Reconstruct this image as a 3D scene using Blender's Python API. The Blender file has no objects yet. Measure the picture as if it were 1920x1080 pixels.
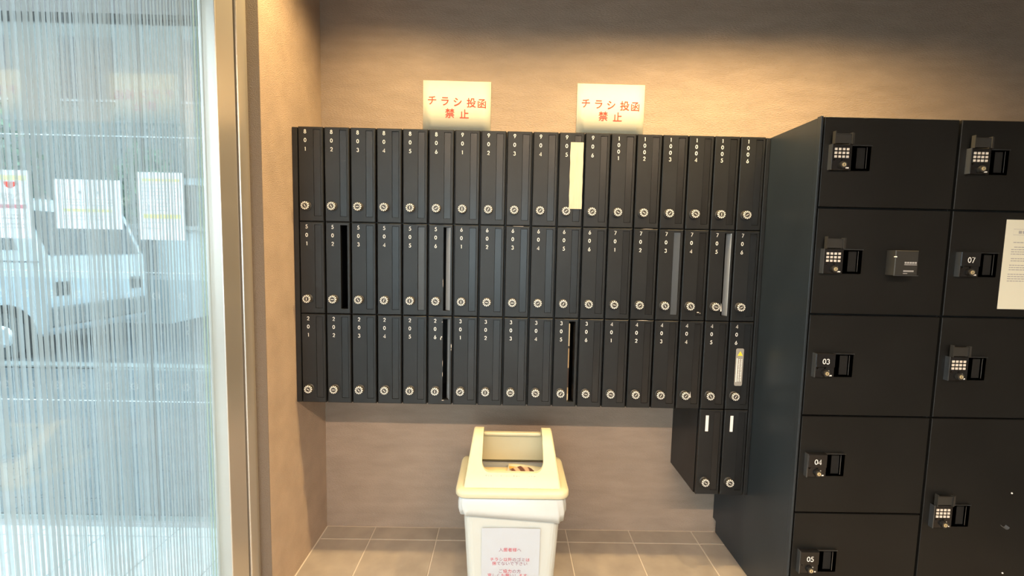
import bpy, bmesh, math, random
from mathutils import Vector, Matrix, noise
random.seed(7)
sc = bpy.context.scene
COL = sc.collection
R = math.radians

# ------------------------------------------------------------------ camera
CX, CY, CZ = 0.8329, -2.0743, 1.3256
YAW, PITCH, ROLL, FPX = 0.0102, 0.0852, 0.0208, 857.29
fw = Vector((math.sin(YAW)*math.cos(PITCH), math.cos(YAW)*math.cos(PITCH), -math.sin(PITCH)))
rt = Vector((math.cos(YAW), -math.sin(YAW), 0)); up = rt.cross(fw)
r2 = math.cos(ROLL)*rt + math.sin(ROLL)*up
u2 = -math.sin(ROLL)*rt + math.cos(ROLL)*up
cam = bpy.data.cameras.new('camera'); camo = bpy.data.objects.new('camera', cam); COL.objects.link(camo)
cam.sensor_width = 36; cam.lens = FPX/1920*36; cam.clip_start = 0.02
M = Matrix((r2, u2, -fw)).transposed().to_4x4(); M.translation = (CX, CY, CZ)
camo.matrix_world = M
sc.camera = camo

# ------------------------------------------------------------------ sky, lamps, exposure
w = bpy.data.worlds.new('sky'); sc.world = w; w.use_nodes = True
bgn = w.node_tree.nodes['Background']
bgn.inputs[0].default_value = (0.80, 0.91, 1.0, 1); bgn.inputs[1].default_value = 4.3
sc.view_settings.view_transform = 'Standard'; sc.view_settings.look = 'None'
sc.view_settings.gamma = 1.0; sc.view_settings.use_curve_mapping = False
sc.view_settings.exposure = 0.78

CEIL = 2.50
WARM = (1.0, 0.69, 0.32)
SOFT = (1.0, 0.73, 0.49)
# x, y, watts, colour, cone degrees
DOWNLIGHTS = [(0.35, -0.56, 31, WARM, 146), (0.80, -0.56, 18, WARM, 146), (1.25, -0.56, 31, WARM, 146), (1.70, -0.56, 40, WARM, 146), (2.15, -0.56, 28, WARM, 148), (2.60, -0.56, 9, WARM, 148)]
LINEAR_LAMP = (1.10, -2.85, 2.7, 104, SOFT)      # x, y, length, watts, colour

# ------------------------------------------------------------------ materials
def mat(name, col, rough=0.5, metal=0.0, spec=0.5, bump=None, vary=None, trans=None):
    """bump=(scale, strength, distance, stretch xyz); vary=(scale, amount, stretch)"""
    m = bpy.data.materials.new(name); m.use_nodes = True
    nt = m.node_tree; b = nt.nodes['Principled BSDF']
    b.inputs['Base Color'].default_value = (*col, 1); b.inputs['Roughness'].default_value = rough
    b.inputs['Metallic'].default_value = metal; b.inputs['Specular IOR Level'].default_value = spec
    def coord(stretch):
        g = nt.nodes.new('ShaderNodeNewGeometry'); mp = nt.nodes.new('ShaderNodeMapping')
        mp.inputs['Scale'].default_value = stretch
        nt.links.new(g.outputs['Position'], mp.inputs['Vector']); return mp.outputs[0]
    if vary:
        s, a, st = vary
        n = nt.nodes.new('ShaderNodeTexNoise'); n.inputs['Scale'].default_value = s; n.inputs['Detail'].default_value = 6
        nt.links.new(coord(st), n.inputs['Vector'])
        cr = nt.nodes.new('ShaderNodeValToRGB')
        cr.color_ramp.elements[0].position = 0.3; cr.color_ramp.elements[1].position = 0.7
        cr.color_ramp.elements[0].color = (*[c*(1-a) for c in col], 1)
        cr.color_ramp.elements[1].color = (*[min(1, c*(1+a)) for c in col], 1)
        nt.links.new(n.outputs['Fac'], cr.inputs[0]); nt.links.new(cr.outputs[0], b.inputs['Base Color'])
    if bump:
        s, st, dist, stretch = bump
        n = nt.nodes.new('ShaderNodeTexNoise'); n.inputs['Scale'].default_value = s; n.inputs['Detail'].default_value = 4
        nt.links.new(coord(stretch), n.inputs['Vector'])
        bp = nt.nodes.new('ShaderNodeBump'); bp.inputs['Strength'].default_value = st; bp.inputs['Distance'].default_value = dist
        nt.links.new(n.outputs['Fac'], bp.inputs['Height']); nt.links.new(bp.outputs[0], b.inputs['Normal'])
    if trans: b.inputs['Transmission Weight'].default_value = trans
    return m

PLASTER = (0.335, 0.26, 0.205)
M_wall_back = mat('trowelled_plaster', PLASTER, 0.48, spec=0.5, bump=(1.0, 0.75, 0.005, (95, 95, 340)), vary=(6, 0.10, (1, 1, 4)))
M_wall_left = mat('rough_plaster', (0.50, 0.385, 0.295), 0.55, spec=0.45, bump=(1.0, 0.7, 0.006, (170, 190, 330)), vary=(10, 0.10, (1, 1, 1)))
M_ceiling = mat('ceiling_paint', (0.08, 0.08, 0.085), 0.9)
M_wall_plain = mat('wall_paint', (0.10, 0.095, 0.09), 0.8)
M_box = mat('black_coated_steel', (0.0115, 0.0128, 0.0142), 0.40, spec=0.42, bump=(900, 0.12, 0.0006, (1, 1, 1)), vary=(7, 0.22, (1, 1, 1)))
M_flap = mat('black_flap_steel', (0.012, 0.0128, 0.0138), 0.30, spec=0.5, vary=(30, 0.2, (1, 1, .3)))
M_flap_daylit = mat('daylit_flap_steel', (0.42, 0.45, 0.48), 0.38, metal=0.4, spec=0.7)  # pale base stands in for daylight falling on the open flaps
M_flap_sheen = mat('sheen_flap_steel', (0.05, 0.051, 0.053), 0.30, spec=0.6)  # black flap with its glossy reflection put into a greyer base
M_dark = mat('dark_interior', (0.012, 0.012, 0.012), 0.8)
M_locker = mat('textured_black_steel', (0.0075, 0.0075, 0.0070), 0.45, spec=0.32, bump=(1300, 0.35, 0.0008, (1, 1, 1)), vary=(5, 0.2, (1, 1, 1)))
M_locker_side = mat('smooth_black_steel', (0.022, 0.030, 0.038), 0.36, spec=0.45, vary=(3, 0.22, (1, 1, .5)))  # cool daylight from the glass is put into the bluish base
M_gap = mat('black_gap', (0.004, 0.004, 0.004), 0.9)
M_white = mat('white_print', (0.86, 0.86, 0.84), 0.6)
M_knob = mat('dark_knob', (0.05, 0.048, 0.045), 0.35, metal=0.3)
M_tick = mat('pale_tick_print', (0.82, 0.80, 0.75), 0.5)
M_paper = mat('paper', (0.74, 0.73, 0.60), 0.85)
M_paper_cool = mat('paper_cool', (0.52, 0.56, 0.62), 0.8)
M_notice = mat('notice_paper', (0.86, 0.89, 0.92), 0.8)
M_red = mat('red_print', (0.72, 0.05, 0.03), 0.7)
M_grey_print = mat('grey_print', (0.40, 0.39, 0.38), 0.8)
M_tape = mat('masking_tape', (0.62, 0.56, 0.42), 0.8, vary=(200, 0.06, (1, 1, .1)))
M_steel = mat('brushed_steel', (0.66, 0.63, 0.58), 0.30, metal=0.72, bump=(1.0, 0.15, 0.0008, (20, 900, 1.2)))
M_steel_dark = mat('shadow_gap', (0.03, 0.028, 0.025), 0.6)
M_tile = mat('floor_tile_stone', (0.37, 0.325, 0.275), 0.34, spec=0.5, vary=(9, 0.13, (1, 1, 1)), bump=(60, 0.12, 0.001, (1, 1, 1)))
M_grout = mat('grout', (0.66, 0.60, 0.52), 0.8)
M_tile_white = mat('pale_lobby_tile', (0.46, 0.49, 0.49), 0.4, vary=(14, 0.12, (1, 1, 1)))
M_grout_dark = mat('dark_grout', (0.22, 0.23, 0.23), 0.8)
M_paving = mat('grey_paving', (0.075, 0.082, 0.09), 0.6, vary=(4, 0.15, (1, 1, 1)))
M_road = mat('asphalt', (0.055, 0.06, 0.067), 0.7, vary=(3, 0.2, (1, 1, 1)))
M_kerb = mat('kerb_concrete', (0.20, 0.205, 0.205), 0.8)
M_bin = mat('cream_plastic', (0.60, 0.565, 0.40), 0.38, spec=0.5)
M_bin_body = mat('ivory_plastic', (0.57, 0.60, 0.58), 0.40, spec=0.5)
M_bag = mat('white_film', (0.62, 0.66, 0.67), 0.3, spec=0.6)
M_flyer = mat('cream_flyer', (0.80, 0.68, 0.44), 0.7)
M_brass = mat('brass_cylinder', (0.86, 0.74, 0.46), 0.3, metal=0.6)
M_panel = mat('dark_panel', (0.008, 0.008, 0.009), 0.25, spec=0.6)
M_panel_grey = mat('grey_panel', (0.032, 0.031, 0.028), 0.4)
M_edge = mat('bright_edge', (0.16, 0.175, 0.19), 0.3, metal=0.8)
M_key = mat('white_key', (0.75, 0.68, 0.60), 0.5)
M_yellow = mat('yellow_print', (0.80, 0.68, 0.04), 0.6)
M_yellow_band = mat('yellow_highlight', (0.80, 0.80, 0.25), 0.7)
M_sticker = mat('grey_sticker', (0.30, 0.29, 0.27), 0.5)
M_kraft = mat('kraft_paper', (0.55, 0.38, 0.20), 0.8)
M_van = mat('white_van_paint', (0.36, 0.40, 0.44), 0.3, spec=0.3)
M_window = mat('dark_glass', (0.018, 0.02, 0.022), 0.15, spec=0.12)
M_rubber = mat('rubber', (0.05, 0.05, 0.05), 0.8)
M_leaf = mat('leaf', (0.05, 0.10, 0.04), 0.6, vary=(6, 0.5, (1, 1, 1)))
M_bark = mat('bark', (0.12, 0.09, 0.06), 0.9)
M_house = mat('pale_render', (0.06, 0.065, 0.06), 0.8)
M_house2 = mat('blue_grey_cladding', (0.06, 0.07, 0.075), 0.7)
M_roof = mat('pale_metal_roof', (0.18, 0.215, 0.24), 0.4)
M_hedge = mat('dark_shutter', (0.05, 0.055, 0.06), 0.6)
M_lintel = mat('dark_bronze', (0.11, 0.10, 0.095), 0.5)

def brown_picture():
    m = mat('brown_picture', (0.2, 0.08, 0.05), 0.5)
    nt = m.node_tree; b = nt.nodes['Principled BSDF']
    g = nt.nodes.new('ShaderNodeTexCoord'); mp = nt.nodes.new('ShaderNodeMapping')
    mp.inputs['Rotation'].default_value = (0, 0, R(-35)); mp.inputs['Scale'].default_value = (1, 1, 1)
    nt.links.new(g.outputs['Object'], mp.inputs[0])
    wv = nt.nodes.new('ShaderNodeTexWave'); wv.inputs['Scale'].default_value = 9; wv.inputs['Distortion'].default_value = 3
    nt.links.new(mp.outputs[0], wv.inputs['Vector'])
    cr = nt.nodes.new('ShaderNodeValToRGB'); e = cr.color_ramp.elements
    e[0].color = (0.10, 0.035, 0.025, 1); e[1].color = (0.55, 0.36, 0.26, 1); e[0].position = .35; e[1].position = .8
    nt.links.new(wv.outputs['Fac'], cr.inputs[0]); nt.links.new(cr.outputs[0], b.inputs['Base Color'])
    return m
M_picture = brown_picture()

def clear_glass(name, tint, ior):
    m = bpy.data.materials.new(name); m.use_nodes = True; nt = m.node_tree
    nt.nodes.remove(nt.nodes['Principled BSDF']); out = nt.nodes['Material Output']
    tr = nt.nodes.new('ShaderNodeBsdfTransparent'); tr.inputs[0].default_value = (*tint, 1)
    gl = nt.nodes.new('ShaderNodeBsdfGlossy'); gl.inputs['Roughness'].default_value = 0.0
    lw = nt.nodes.new('ShaderNodeLayerWeight'); lw.inputs['Blend'].default_value = 0.5     # facing = 1 - |cos|, the same from both sides
    pw = nt.nodes.new('ShaderNodeMath'); pw.operation = 'POWER'; nt.links.new(lw.outputs['Facing'], pw.inputs[0]); pw.inputs[1].default_value = 5
    fr = nt.nodes.new('ShaderNodeMath'); fr.operation = 'MULTIPLY_ADD'; nt.links.new(pw.outputs[0], fr.inputs[0])
    fr.inputs[1].default_value = 1-ior; fr.inputs[2].default_value = ior                    # Schlick, ior = reflectance straight on
    mx = nt.nodes.new('ShaderNodeMixShader')
    nt.links.new(fr.outputs[0], mx.inputs[0]); nt.links.new(tr.outputs[0], mx.inputs[1]); nt.links.new(gl.outputs[0], mx.inputs[2])
    nt.links.new(mx.outputs[0], out.inputs[0]); return m, nt, mx, out
M_glass = clear_glass('clear_glass', (0.88, 0.94, 0.94), 0.04)[0]

def striped_glass():
    m, nt, mx, out = clear_glass('striped_film_glass', (0.84, 0.89, 0.89), 0.10)
    g = nt.nodes.new('ShaderNodeNewGeometry'); sp = nt.nodes.new('ShaderNodeSeparateXYZ')
    nt.links.new(g.outputs['Position'], sp.inputs[0])
    def math_(op, a, b=None):
        n = nt.nodes.new('ShaderNodeMath'); n.operation = op
        for i, v in enumerate((a, b)):
            if v is None: continue
            if isinstance(v, (int, float)): n.inputs[i].default_value = v
            else: nt.links.new(v, n.inputs[i])
        return n.outputs[0]
    def bars(pitch, w0, w1, prob):
        """lines of random width w0..w1 (share of the pitch), prob = share of cells that have one"""
        u = math_('DIVIDE', sp.outputs['Y'], pitch); c = math_('FLOOR', u)
        wn = nt.nodes.new('ShaderNodeTexWhiteNoise'); wn.noise_dimensions = '1D'; nt.links.new(c, wn.inputs['W'])
        wo = nt.nodes.new('ShaderNodeTexWhiteNoise'); wo.noise_dimensions = '1D'; nt.links.new(math_('ADD', c, 517.3), wo.inputs['W'])
        wid = math_('ADD', math_('MULTIPLY', wn.outputs['Value'], w1-w0), w0)
        line = math_('LESS_THAN', math_('FRACT', u), wid)
        return math_('MULTIPLY', line, math_('LESS_THAN', wo.outputs['Value'], prob))
    k = math_('MAXIMUM', bars(0.0117, 0.25, 0.62, 0.92), bars(0.0047, 0.20, 0.45, 0.55))
    fac = math_('MULTIPLY', k, 0.76)
    df = nt.nodes.new('ShaderNodeBsdfDiffuse'); df.inputs[0].default_value = (0.26, 0.295, 0.295, 1)
    tl = nt.nodes.new('ShaderNodeBsdfTranslucent'); tl.inputs[0].default_value = (0.33, 0.365, 0.36, 1)
    m1 = nt.nodes.new('ShaderNodeMixShader'); m1.inputs[0].default_value = 0.7
    nt.links.new(df.outputs[0], m1.inputs[1]); nt.links.new(tl.outputs[0], m1.inputs[2])
    # the film lies on the pane: film or clear behind, the pane's reflection on top of both
    tr = [n for n in nt.nodes if n.bl_idname == 'ShaderNodeBsdfTransparent'][0]
    m2 = nt.nodes.new('ShaderNodeMixShader')
    nt.links.new(fac, m2.inputs[0]); nt.links.new(tr.outputs[0], m2.inputs[1]); nt.links.new(m1.outputs[0], m2.inputs[2])
    nt.links.new(m2.outputs[0], mx.inputs[1]); return m
M_striped = striped_glass()

# ------------------------------------------------------------------ mesh helpers
class MB:
    def __init__(s): s.v = []; s.f = []; s.mi = []
    def add(s, verts, faces, mi=0):
        n = len(s.v); s.v += [tuple(p) for p in verts]
        for f in faces: s.f.append(tuple(n+i for i in f)); s.mi.append(mi)
        return s
    def box(s, x0, x1, y0, y1, z0, z1, mi=0):
        return s.add([(x0,y0,z0),(x1,y0,z0),(x1,y1,z0),(x0,y1,z0),(x0,y0,z1),(x1,y0,z1),(x1,y1,z1),(x0,y1,z1)],
                     [(0,1,5,4),(1,2,6,5),(2,3,7,6),(3,0,4,7),(4,5,6,7),(3,2,1,0)], mi)
    def cbox(s, x0, x1, y0, y1, z0, z1, c, mi=0):
        """box whose front (-y) edges are chamfered by c"""
        v = [(x0,y1,z0),(x1,y1,z0),(x1,y1,z1),(x0,y1,z1), (x0,y0+c,z0),(x1,y0+c,z0),(x1,y0+c,z1),(x0,y0+c,z1),
             (x0+c,y0,z0+c),(x1-c,y0,z0+c),(x1-c,y0,z1-c),(x0+c,y0,z1-c)]
        f = [(8,9,10,11),(3,2,1,0)]
        for i in range(4):
            j = (i+1) % 4
            f += [(4+i,4+j,8+j,8+i),(i,j,4+j,4+i)]
        return s.add(v, f, mi)
    def cyl_y(s, cx, cz, y0, y1, r0, r1, n=20, mi=0, cap0=True):
        """cylinder along y: ring r0 at y0 (front), r1 at y1 (back)"""
        v = []; 
        for k in range(n):
            a = 2*math.pi*k/n; v.append((cx+r0*math.cos(a), y0, cz+r0*math.sin(a)))
        for k in range(n):
            a = 2*math.pi*k/n; v.append((cx+r1*math.cos(a), y1, cz+r1*math.sin(a)))
        f = [(k,(k+1)%n,n+(k+1)%n,n+k) for k in range(n)] + [tuple(reversed(range(n)))[::-1], tuple(range(n,2*n))[::-1]]
        return s.add(v, f, mi)
    def ribbon(s, pts, wd, y=0.0, closed=False, mi=0):
        """flat stroke of width wd in the xz plane"""
        n = len(pts); L = []; Rr = []
        for i, p in enumerate(pts):
            a = pts[(i-1) % n] if (closed or i > 0) else p
            b = pts[(i+1) % n] if (closed or i < n-1) else p
            dx, dz = b[0]-a[0], b[1]-a[1]; l = math.hypot(dx, dz) or 1
            nx, nz = -dz/l*wd/2, dx/l*wd/2
            L.append((p[0]+nx, y, p[1]+nz)); Rr.append((p[0]-nx, y, p[1]-nz))
        m = n if closed else n-1
        return s.add(L+Rr, [(i, n+i, n+(i+1) % n, (i+1) % n) for i in range(m)], mi)
    def mesh(s, name, mats, smooth=False):
        me = bpy.data.meshes.new(name); me.from_pydata(s.v, [], s.f)
        for m in (mats if isinstance(mats, (list, tuple)) else [mats]): me.materials.append(m)
        for p, i in zip(me.polygons, s.mi): p.material_index = i; p.use_smooth = smooth
        me.update()
        bm = bmesh.new(); bm.from_mesh(me); bmesh.ops.recalc_face_normals(bm, faces=bm.faces); bm.to_mesh(me); bm.free()
        return me
    def build(s, name, mats, parent=None, loc=(0,0,0), smooth=False):
        return place(s.mesh(name, mats, smooth), name, parent, loc)

def place(me, name, parent=None, loc=(0,0,0), rot=(0,0,0)):
    o = bpy.data.objects.new(name, me); COL.objects.link(o); o.location = loc; o.rotation_euler = rot
    if parent: o.parent = parent
    return o
def tag(o, label, cat, group=None, kind=None):
    o['label'] = label; o['category'] = cat
    if group: o['group'] = group
    if kind: o['kind'] = kind
    return o
def struct(o, label=None):
    o['kind'] = 'structure'
    if label: o['label'] = label
    return o
def empty(name, loc, rotz=0):
    o = bpy.data.objects.new(name, None); COL.objects.link(o); o.location = loc; o.rotation_euler = (0, 0, rotz)
    o.empty_display_size = 0.05; return o
def evaluated(o):
    dg = bpy.context.evaluated_depsgraph_get(); return bpy.data.meshes.new_from_object(o.evaluated_get(dg))
def bevelled(me, wd, seg=2):
    bm = bmesh.new(); bm.from_mesh(me)
    bmesh.ops.bevel(bm, geom=[e for e in bm.edges if e.is_manifold and e.calc_face_angle(0) > 0.5], offset=wd, segments=seg, profile=0.6, affect='EDGES', clamp_overlap=True)
    bm.to_mesh(me); bm.free(); return me

_glyphs = {}
def glyph(ch, bold):
    """list of (verts2d, faces) of a character in an em of 1"""
    k = (ch, bold)
    if k not in _glyphs:
        c = bpy.data.curves.new('glyph', 'FONT'); c.body = ch; c.offset = bold; c.resolution_u = 3
        o = bpy.data.objects.new('glyph', c); COL.objects.link(o); bpy.context.view_layer.update()
        me = evaluated(o)
        _glyphs[k] = ([(v.co.x, v.co.y) for v in me.vertices], [tuple(p.vertices) for p in me.polygons])
        bpy.data.objects.remove(o); bpy.data.curves.remove(c); bpy.data.meshes.remove(me)
    return _glyphs[k]
def put_char(mb, ch, cx, cz, size, y, bold=0.03, mirror=False, mi=0):
    vs, fs = glyph(ch, bold)
    if not vs: return
    ex = 0.5 if ord(ch) > 0x2000 else (min(v[0] for v in vs)+max(v[0] for v in vs))/2
    mb.add([(cx+(a-ex)*size, y, cz+(b-0.37)*size) for a, b in vs], fs, mi)

# geometric numerals, strokes in a box 0.58 wide, 1 high
def arc(cx, cz, rx, rz, a0, a1, n=10):
    return [(cx+rx*math.cos(R(a0+(a1-a0)*i/n)), cz+rz*math.sin(R(a0+(a1-a0)*i/n))) for i in range(n+1)]
DIG = {
 '0': [(arc(.29,.5,.25,.43,0,360,20)[:-1], True)],
 '1': [([(.16,.80),(.32,.96),(.32,.0)], False)],
 '2': [(arc(.29,.68,.23,.26,170,-38,10)+[(.06,.05),(.56,.05)], False)],
 '3': [(arc(.27,.70,.20,.23,160,-80,9), False), (arc(.27,.28,.24,.24,85,-160,10), False)],
 '4': [([(.44,.0),(.44,.95),(.02,.24),(.58,.24)], False)],
 '5': [([(.52,.94),(.20,.94),(.13,.52)]+arc(.26,.32,.26,.27,115,-150,11), False)],
 '6': [(arc(.29,.29,.24,.25,0,360,16)[:-1], True), ([(.09,.42),(.38,.96)], False)],
 '7': [([(.04,.93),(.54,.93),(.18,.0)], False)],
 '8': [(arc(.29,.26,.25,.22,0,360,16)[:-1], True), (arc(.29,.72,.19,.20,0,360,14)[:-1], True)],
 '9': [(arc(.29,.69,.24,.25,0,360,16)[:-1], True), ([(.49,.56),(.20,.02)], False)],
}
def put_digit(mb, d, cx, cz, h, y, wt=0.155, mi=0):
    for pts, cl in DIG[d]:
        mb.ribbon([(cx+(a-.29)*h, cz+(b-.5)*h) for a, b in pts], wt*h, y, cl, mi)

# ------------------------------------------------------------------ the room
XL, DL, ZL, LW = 1.8349, 0.5665, 1.7746, 0.4559      # locker side plane, front, top, column width
DM = 0.2852                                            # mailbox front distance from the wall
GX = -0.09                                             # striped glass plane
Y_JAMB = -0.50

struct(MB().box(-0.16, 3.30, 0.0, 0.16, -0.02, 2.62).build('wall_back', M_wall_back), 'brown trowelled plaster wall behind the mailboxes')
struct(MB().box(-0.16, 0.0, Y_JAMB, 0.0, -0.02, 2.62).build('wall_left', M_wall_left), 'rough brown plaster wall stub beside the steel post')
struct(MB().box(3.20, 3.34, -4.3, 0.0, -0.02, 2.62).build('wall_right', M_wall_plain))
struct(MB().box(1.45, 3.34, -4.44, -4.3, -0.02, 2.62).build('wall_front', M_wall_plain))
w3 = struct(empty('window_3', (-0.16, -4.37, 0)), 'clear entrance glass behind the camera')
MB().box(0.0, 1.61, -0.005, 0.005, 0.0, 2.0).build('pane', M_glass, w3)
MB().box(0.78, 0.82, -0.02, 0.02, 0.0, 2.0).build('mullion', M_steel, w3)
MB().box(0.0, 1.61, -0.05, 0.05, 2.0, 2.5).build('header', M_lintel, w3)
struct(MB().box(-0.7, 3.34, -4.44, 0.16, CEIL, CEIL+0.12).build('ceiling', M_ceiling))

def tile_field(parent, xs, ys, mat_, z0, z1, gap=0.0045, clip=None):
    cache = {}
    for i in range(len(xs)-1):
        for j in range(len(ys)-1):
            wx, wy = xs[i+1]-xs[i], ys[j+1]-ys[j]
            if wx < 0.02 or wy < 0.02: continue
            k = (round(wx, 4), round(wy, 4))
            if k not in cache:
                a, b, c, h = wx/2-gap/2, wy/2-gap/2, 0.0015, z1-z0
                m = MB(); v = []
                for (dx, dy, zz) in ((0, 0, 0), (0, 0, h-c), (c, c, h)):
                    v += [(-a+dx, -b+dy, zz), (a-dx, -b+dy, zz), (a-dx, b-dy, zz), (-a+dx, b-dy, zz)]
                f = [(8, 9, 10, 11)]
                for q in range(4):
                    r = (q+1) % 4; f += [(q, r, 4+r, 4+q), (4+q, 4+r, 8+r, 8+q)]
                cache[k] = m.add(v, f).mesh('tile', mat_)
            place(cache[k], 'tile', parent, ((xs[i]+xs[i+1])/2, (ys[j]+ys[j+1])/2, z0))

T0, TY = 0.2322, -0.0994
fl = struct(MB().box(-0.10, 3.2, -4.3, 0.0, -0.05, -0.0025).build('floor', M_grout), 'beige stone tile floor with pale joints')
xs = [0.004] + [T0+0.3*k for k in range(0, 10)] + [3.196]
ys = [-4.296] + [TY-0.3*k for k in range(13, -1, -1)] + [-0.005]
tile_field(fl, xs, ys, M_tile, -0.0025, 0.0)
lob = struct(MB().box(-3.4, -0.10, -4.3, -0.02, -0.05, -0.003).build('floor_lobby', M_grout_dark), 'white stone tile floor beyond the striped glass')
xs = [-3.4] + [T0-0.3*k for k in range(12, 0, -1)]
ys = [TY-0.3*k for k in range(11, -1, -1)] + [-0.03]
tile_field(lob, xs, ys, M_tile_white, -0.003, 0.0, 0.005)

# ------------------------------------------------------------------ striped glass wall, steel post
win = struct(empty('window_1', (GX, -0.6, 0)), 'tall glass pane covered in fine vertical white lines')
MB().box(-0.005, 0.005, -3.68, 0.075, 0.0, 2.49).build('glass_pane', M_striped, win)
# polished pane edge and clear seals at its end
me = MB()
for x0, x1, y0, y1 in ((0.000, 0.012, 0.0, 0.012), (0.006, 0.018, -0.026, -0.016), (0.006, 0.014, -0.044, -0.038)):
    pass
M_pane_edge = mat('pane_edge_seal', (0.32, 0.46, 0.46), 0.25, spec=0.6)
for (x0, x1, y0, y1) in ((0.006, 0.015, -0.040, -0.034), (0.006, 0.014, -0.054, -0.048), (0.006, 0.011, -0.066, -0.062), (0.006, 0.010, -0.084, -0.0815), (0.006, 0.009, -0.098, -0.0965)):
    MB().box(x0, x1, y0, y1, 0.0, 2.49).build('edge_seal', M_pane_edge, win)
post = struct(empty('trim_1', (0, 0, 0)), 'brushed stainless steel post between glass and plaster')
P = MB().box(-0.085, -0.035, -0.672, -0.582, 0, 2.49); bevelled(me_ := P.mesh('post_face', M_steel), 0.003, 2); place(me_, 'post_face', post)
MB().box(-0.085, -0.050, -0.582, -0.574, 0, 2.49).build('shadow_gap', M_steel_dark, post)
P = MB().box(-0.085, -0.030, -0.574, -0.528, 0, 2.49); bevelled(me_ := P.mesh('jamb_face', M_steel), 0.004, 2); place(me_, 'jamb_face', post)
MB().box(-0.085, -0.040, -0.528, -0.500, 0, 2.49).build('return_face', M_steel, post)

struct(MB().box(-0.045, -0.0005, Y_JAMB-0.003, Y_JAMB-0.0002, 0, 2.49).build('trim_3', mat('dark_render_edge', (0.19, 0.155, 0.125), 0.7, bump=(300, 0.8, 0.004, (1, 1, 1)))), 'dark rough render edge beside the steel post')

# front glazing of the lobby, in line with the back wall
gz = struct(empty('window_2', (-0.16, 0.02, 0)), 'clear entrance glazing with thin joints, notices taped to it')
for x0, x1 in ((-3.2, -0.648), (-0.644, 0.0)):
    MB().box(x0, x1, -0.005, 0.005, 0.0, 2.285).build('pane', M_glass, gz)
for z in (0.584, 1.184, 1.786):
    MB().box(-3.2, 0.0, -0.0075, -0.0055, z-0.002, z+0.002).build('joint_line', mat('joint_line', (0.62, 0.72, 0.74), 0.4), gz)
MB().box(-0.648, -0.644, -0.006, 0.006, 0.0, 2.285).build('pane_joint', mat('pane_joint', (0.10, 0.11, 0.12), 0.5), gz)
struct(MB().box(-3.4, -0.16, -0.03, 0.07, 2.285, 2.50).build('trim_2', M_lintel), 'dark lintel above the entrance glazing')

# ------------------------------------------------------------------ downlights (ceiling is above the frame)
ring = MB()
n = 24
for k in range(n):
    a0, a1 = 2*math.pi*k/n, 2*math.pi*(k+1)/n
    q = []
    for r_, z_ in ((0.042, 0.0), (0.055, 0.0), (0.055, -0.004), (0.042, -0.004)):
        q += [(r_*math.cos(a0), r_*math.sin(a0), z_), (r_*math.cos(a1), r_*math.sin(a1), z_)]
    ring.add(q, [(0, 1, 3, 2), (2, 3, 5, 4), (4, 5, 7, 6), (6, 7, 1, 0)])
ring_me = ring.mesh('trim_ring', M_white)
for i, (x, y, wt, c, cone) in enumerate(DOWNLIGHTS):
    t = empty('downlight', (x, y, CEIL))
    tag(t, 'round white ceiling downlight %s' % ['nearest the plaster wall stub', 'over the bin', 'over the middle mailboxes', 'over the right-hand mailboxes', 'over the first locker column', 'over the second locker column'][i], 'downlight', 'ceiling downlights')
    place(ring_me, 'trim_ring', t)
    L = bpy.data.lights.new('lamp', 'SPOT'); L.energy = wt; L.color = c; L.spot_size = R(cone); L.spot_blend = 0.70
    L.shadow_soft_size = 0.022
    lo = bpy.data.objects.new('lamp', L); COL.objects.link(lo); lo.parent = t; lo.location = (0, 0, -0.012)

x, y, ln, wt, c = LINEAR_LAMP
t = empty('linear_lamp', (x, y, CEIL)); tag(t, 'long white linear ceiling lamp behind the camera', 'lamp')
b = MB(); b.box(-ln/2-.02, ln/2+.02, -.045, -.035, -.055, 0); b.box(-ln/2-.02, ln/2+.02, .035, .045, -.055, 0); b.box(-ln/2-.02, ln/2+.02, -.035, .035, -.012, 0)
b.box(-ln/2-.02, -ln/2-.01, -.035, .035, -.05, -.012); b.box(ln/2+.01, ln/2+.02, -.035, .035, -.05, -.012); b.build('housing', M_white, t)
L = bpy.data.lights.new('tube', 'AREA'); L.shape = 'RECTANGLE'; L.size = ln; L.size_y = 0.05; L.energy = wt; L.color = c
lo = bpy.data.objects.new('tube', L); COL.objects.link(lo); lo.parent = t; lo.location = (0, 0, -0.045)

# ------------------------------------------------------------------ mailboxes
MX0, PW, ROWH, MTOP = 0.0215, 0.0998, 0.3591, 1.7746
HX0, HX1, HZ0, HZ1 = 0.0602, 0.0872, 0.021, 0.3475       # slot in the door
FY = -DM

def door_mesh():
    m = MB(); c = 0.0025; x0, x1, z0, z1 = 0.0032, PW-0.0032, 0.0014, ROWH-0.0014; y0, y1 = FY, FY+0.017
    o = [(x0,z0),(x1,z0),(x1,z1),(x0,z1)]; oi = [(x0+c,z0+c),(x1-c,z0+c),(x1-c,z1-c),(x0+c,z1-c)]
    h = [(HX0,HZ0),(HX1,HZ0),(HX1,HZ1),(HX0,HZ1)]
    v = [(a,y1,b) for a,b in o]+[(a,y0+c,b) for a,b in o]+[(a,y0,b) for a,b in oi]+[(a,y0,b) for a,b in h]+[(a,y1,b) for a,b in h]
    f = []
    for i in range(4):
        j = (i+1) % 4
        f += [(i,j,4+j,4+i),(4+i,4+j,8+j,8+i),(8+i,8+j,12+j,12+i),(12+i,12+j,16+j,16+i),(16+i,16+j,j,i)]
    return m.add(v, f).mesh('door', M_box)
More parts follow.
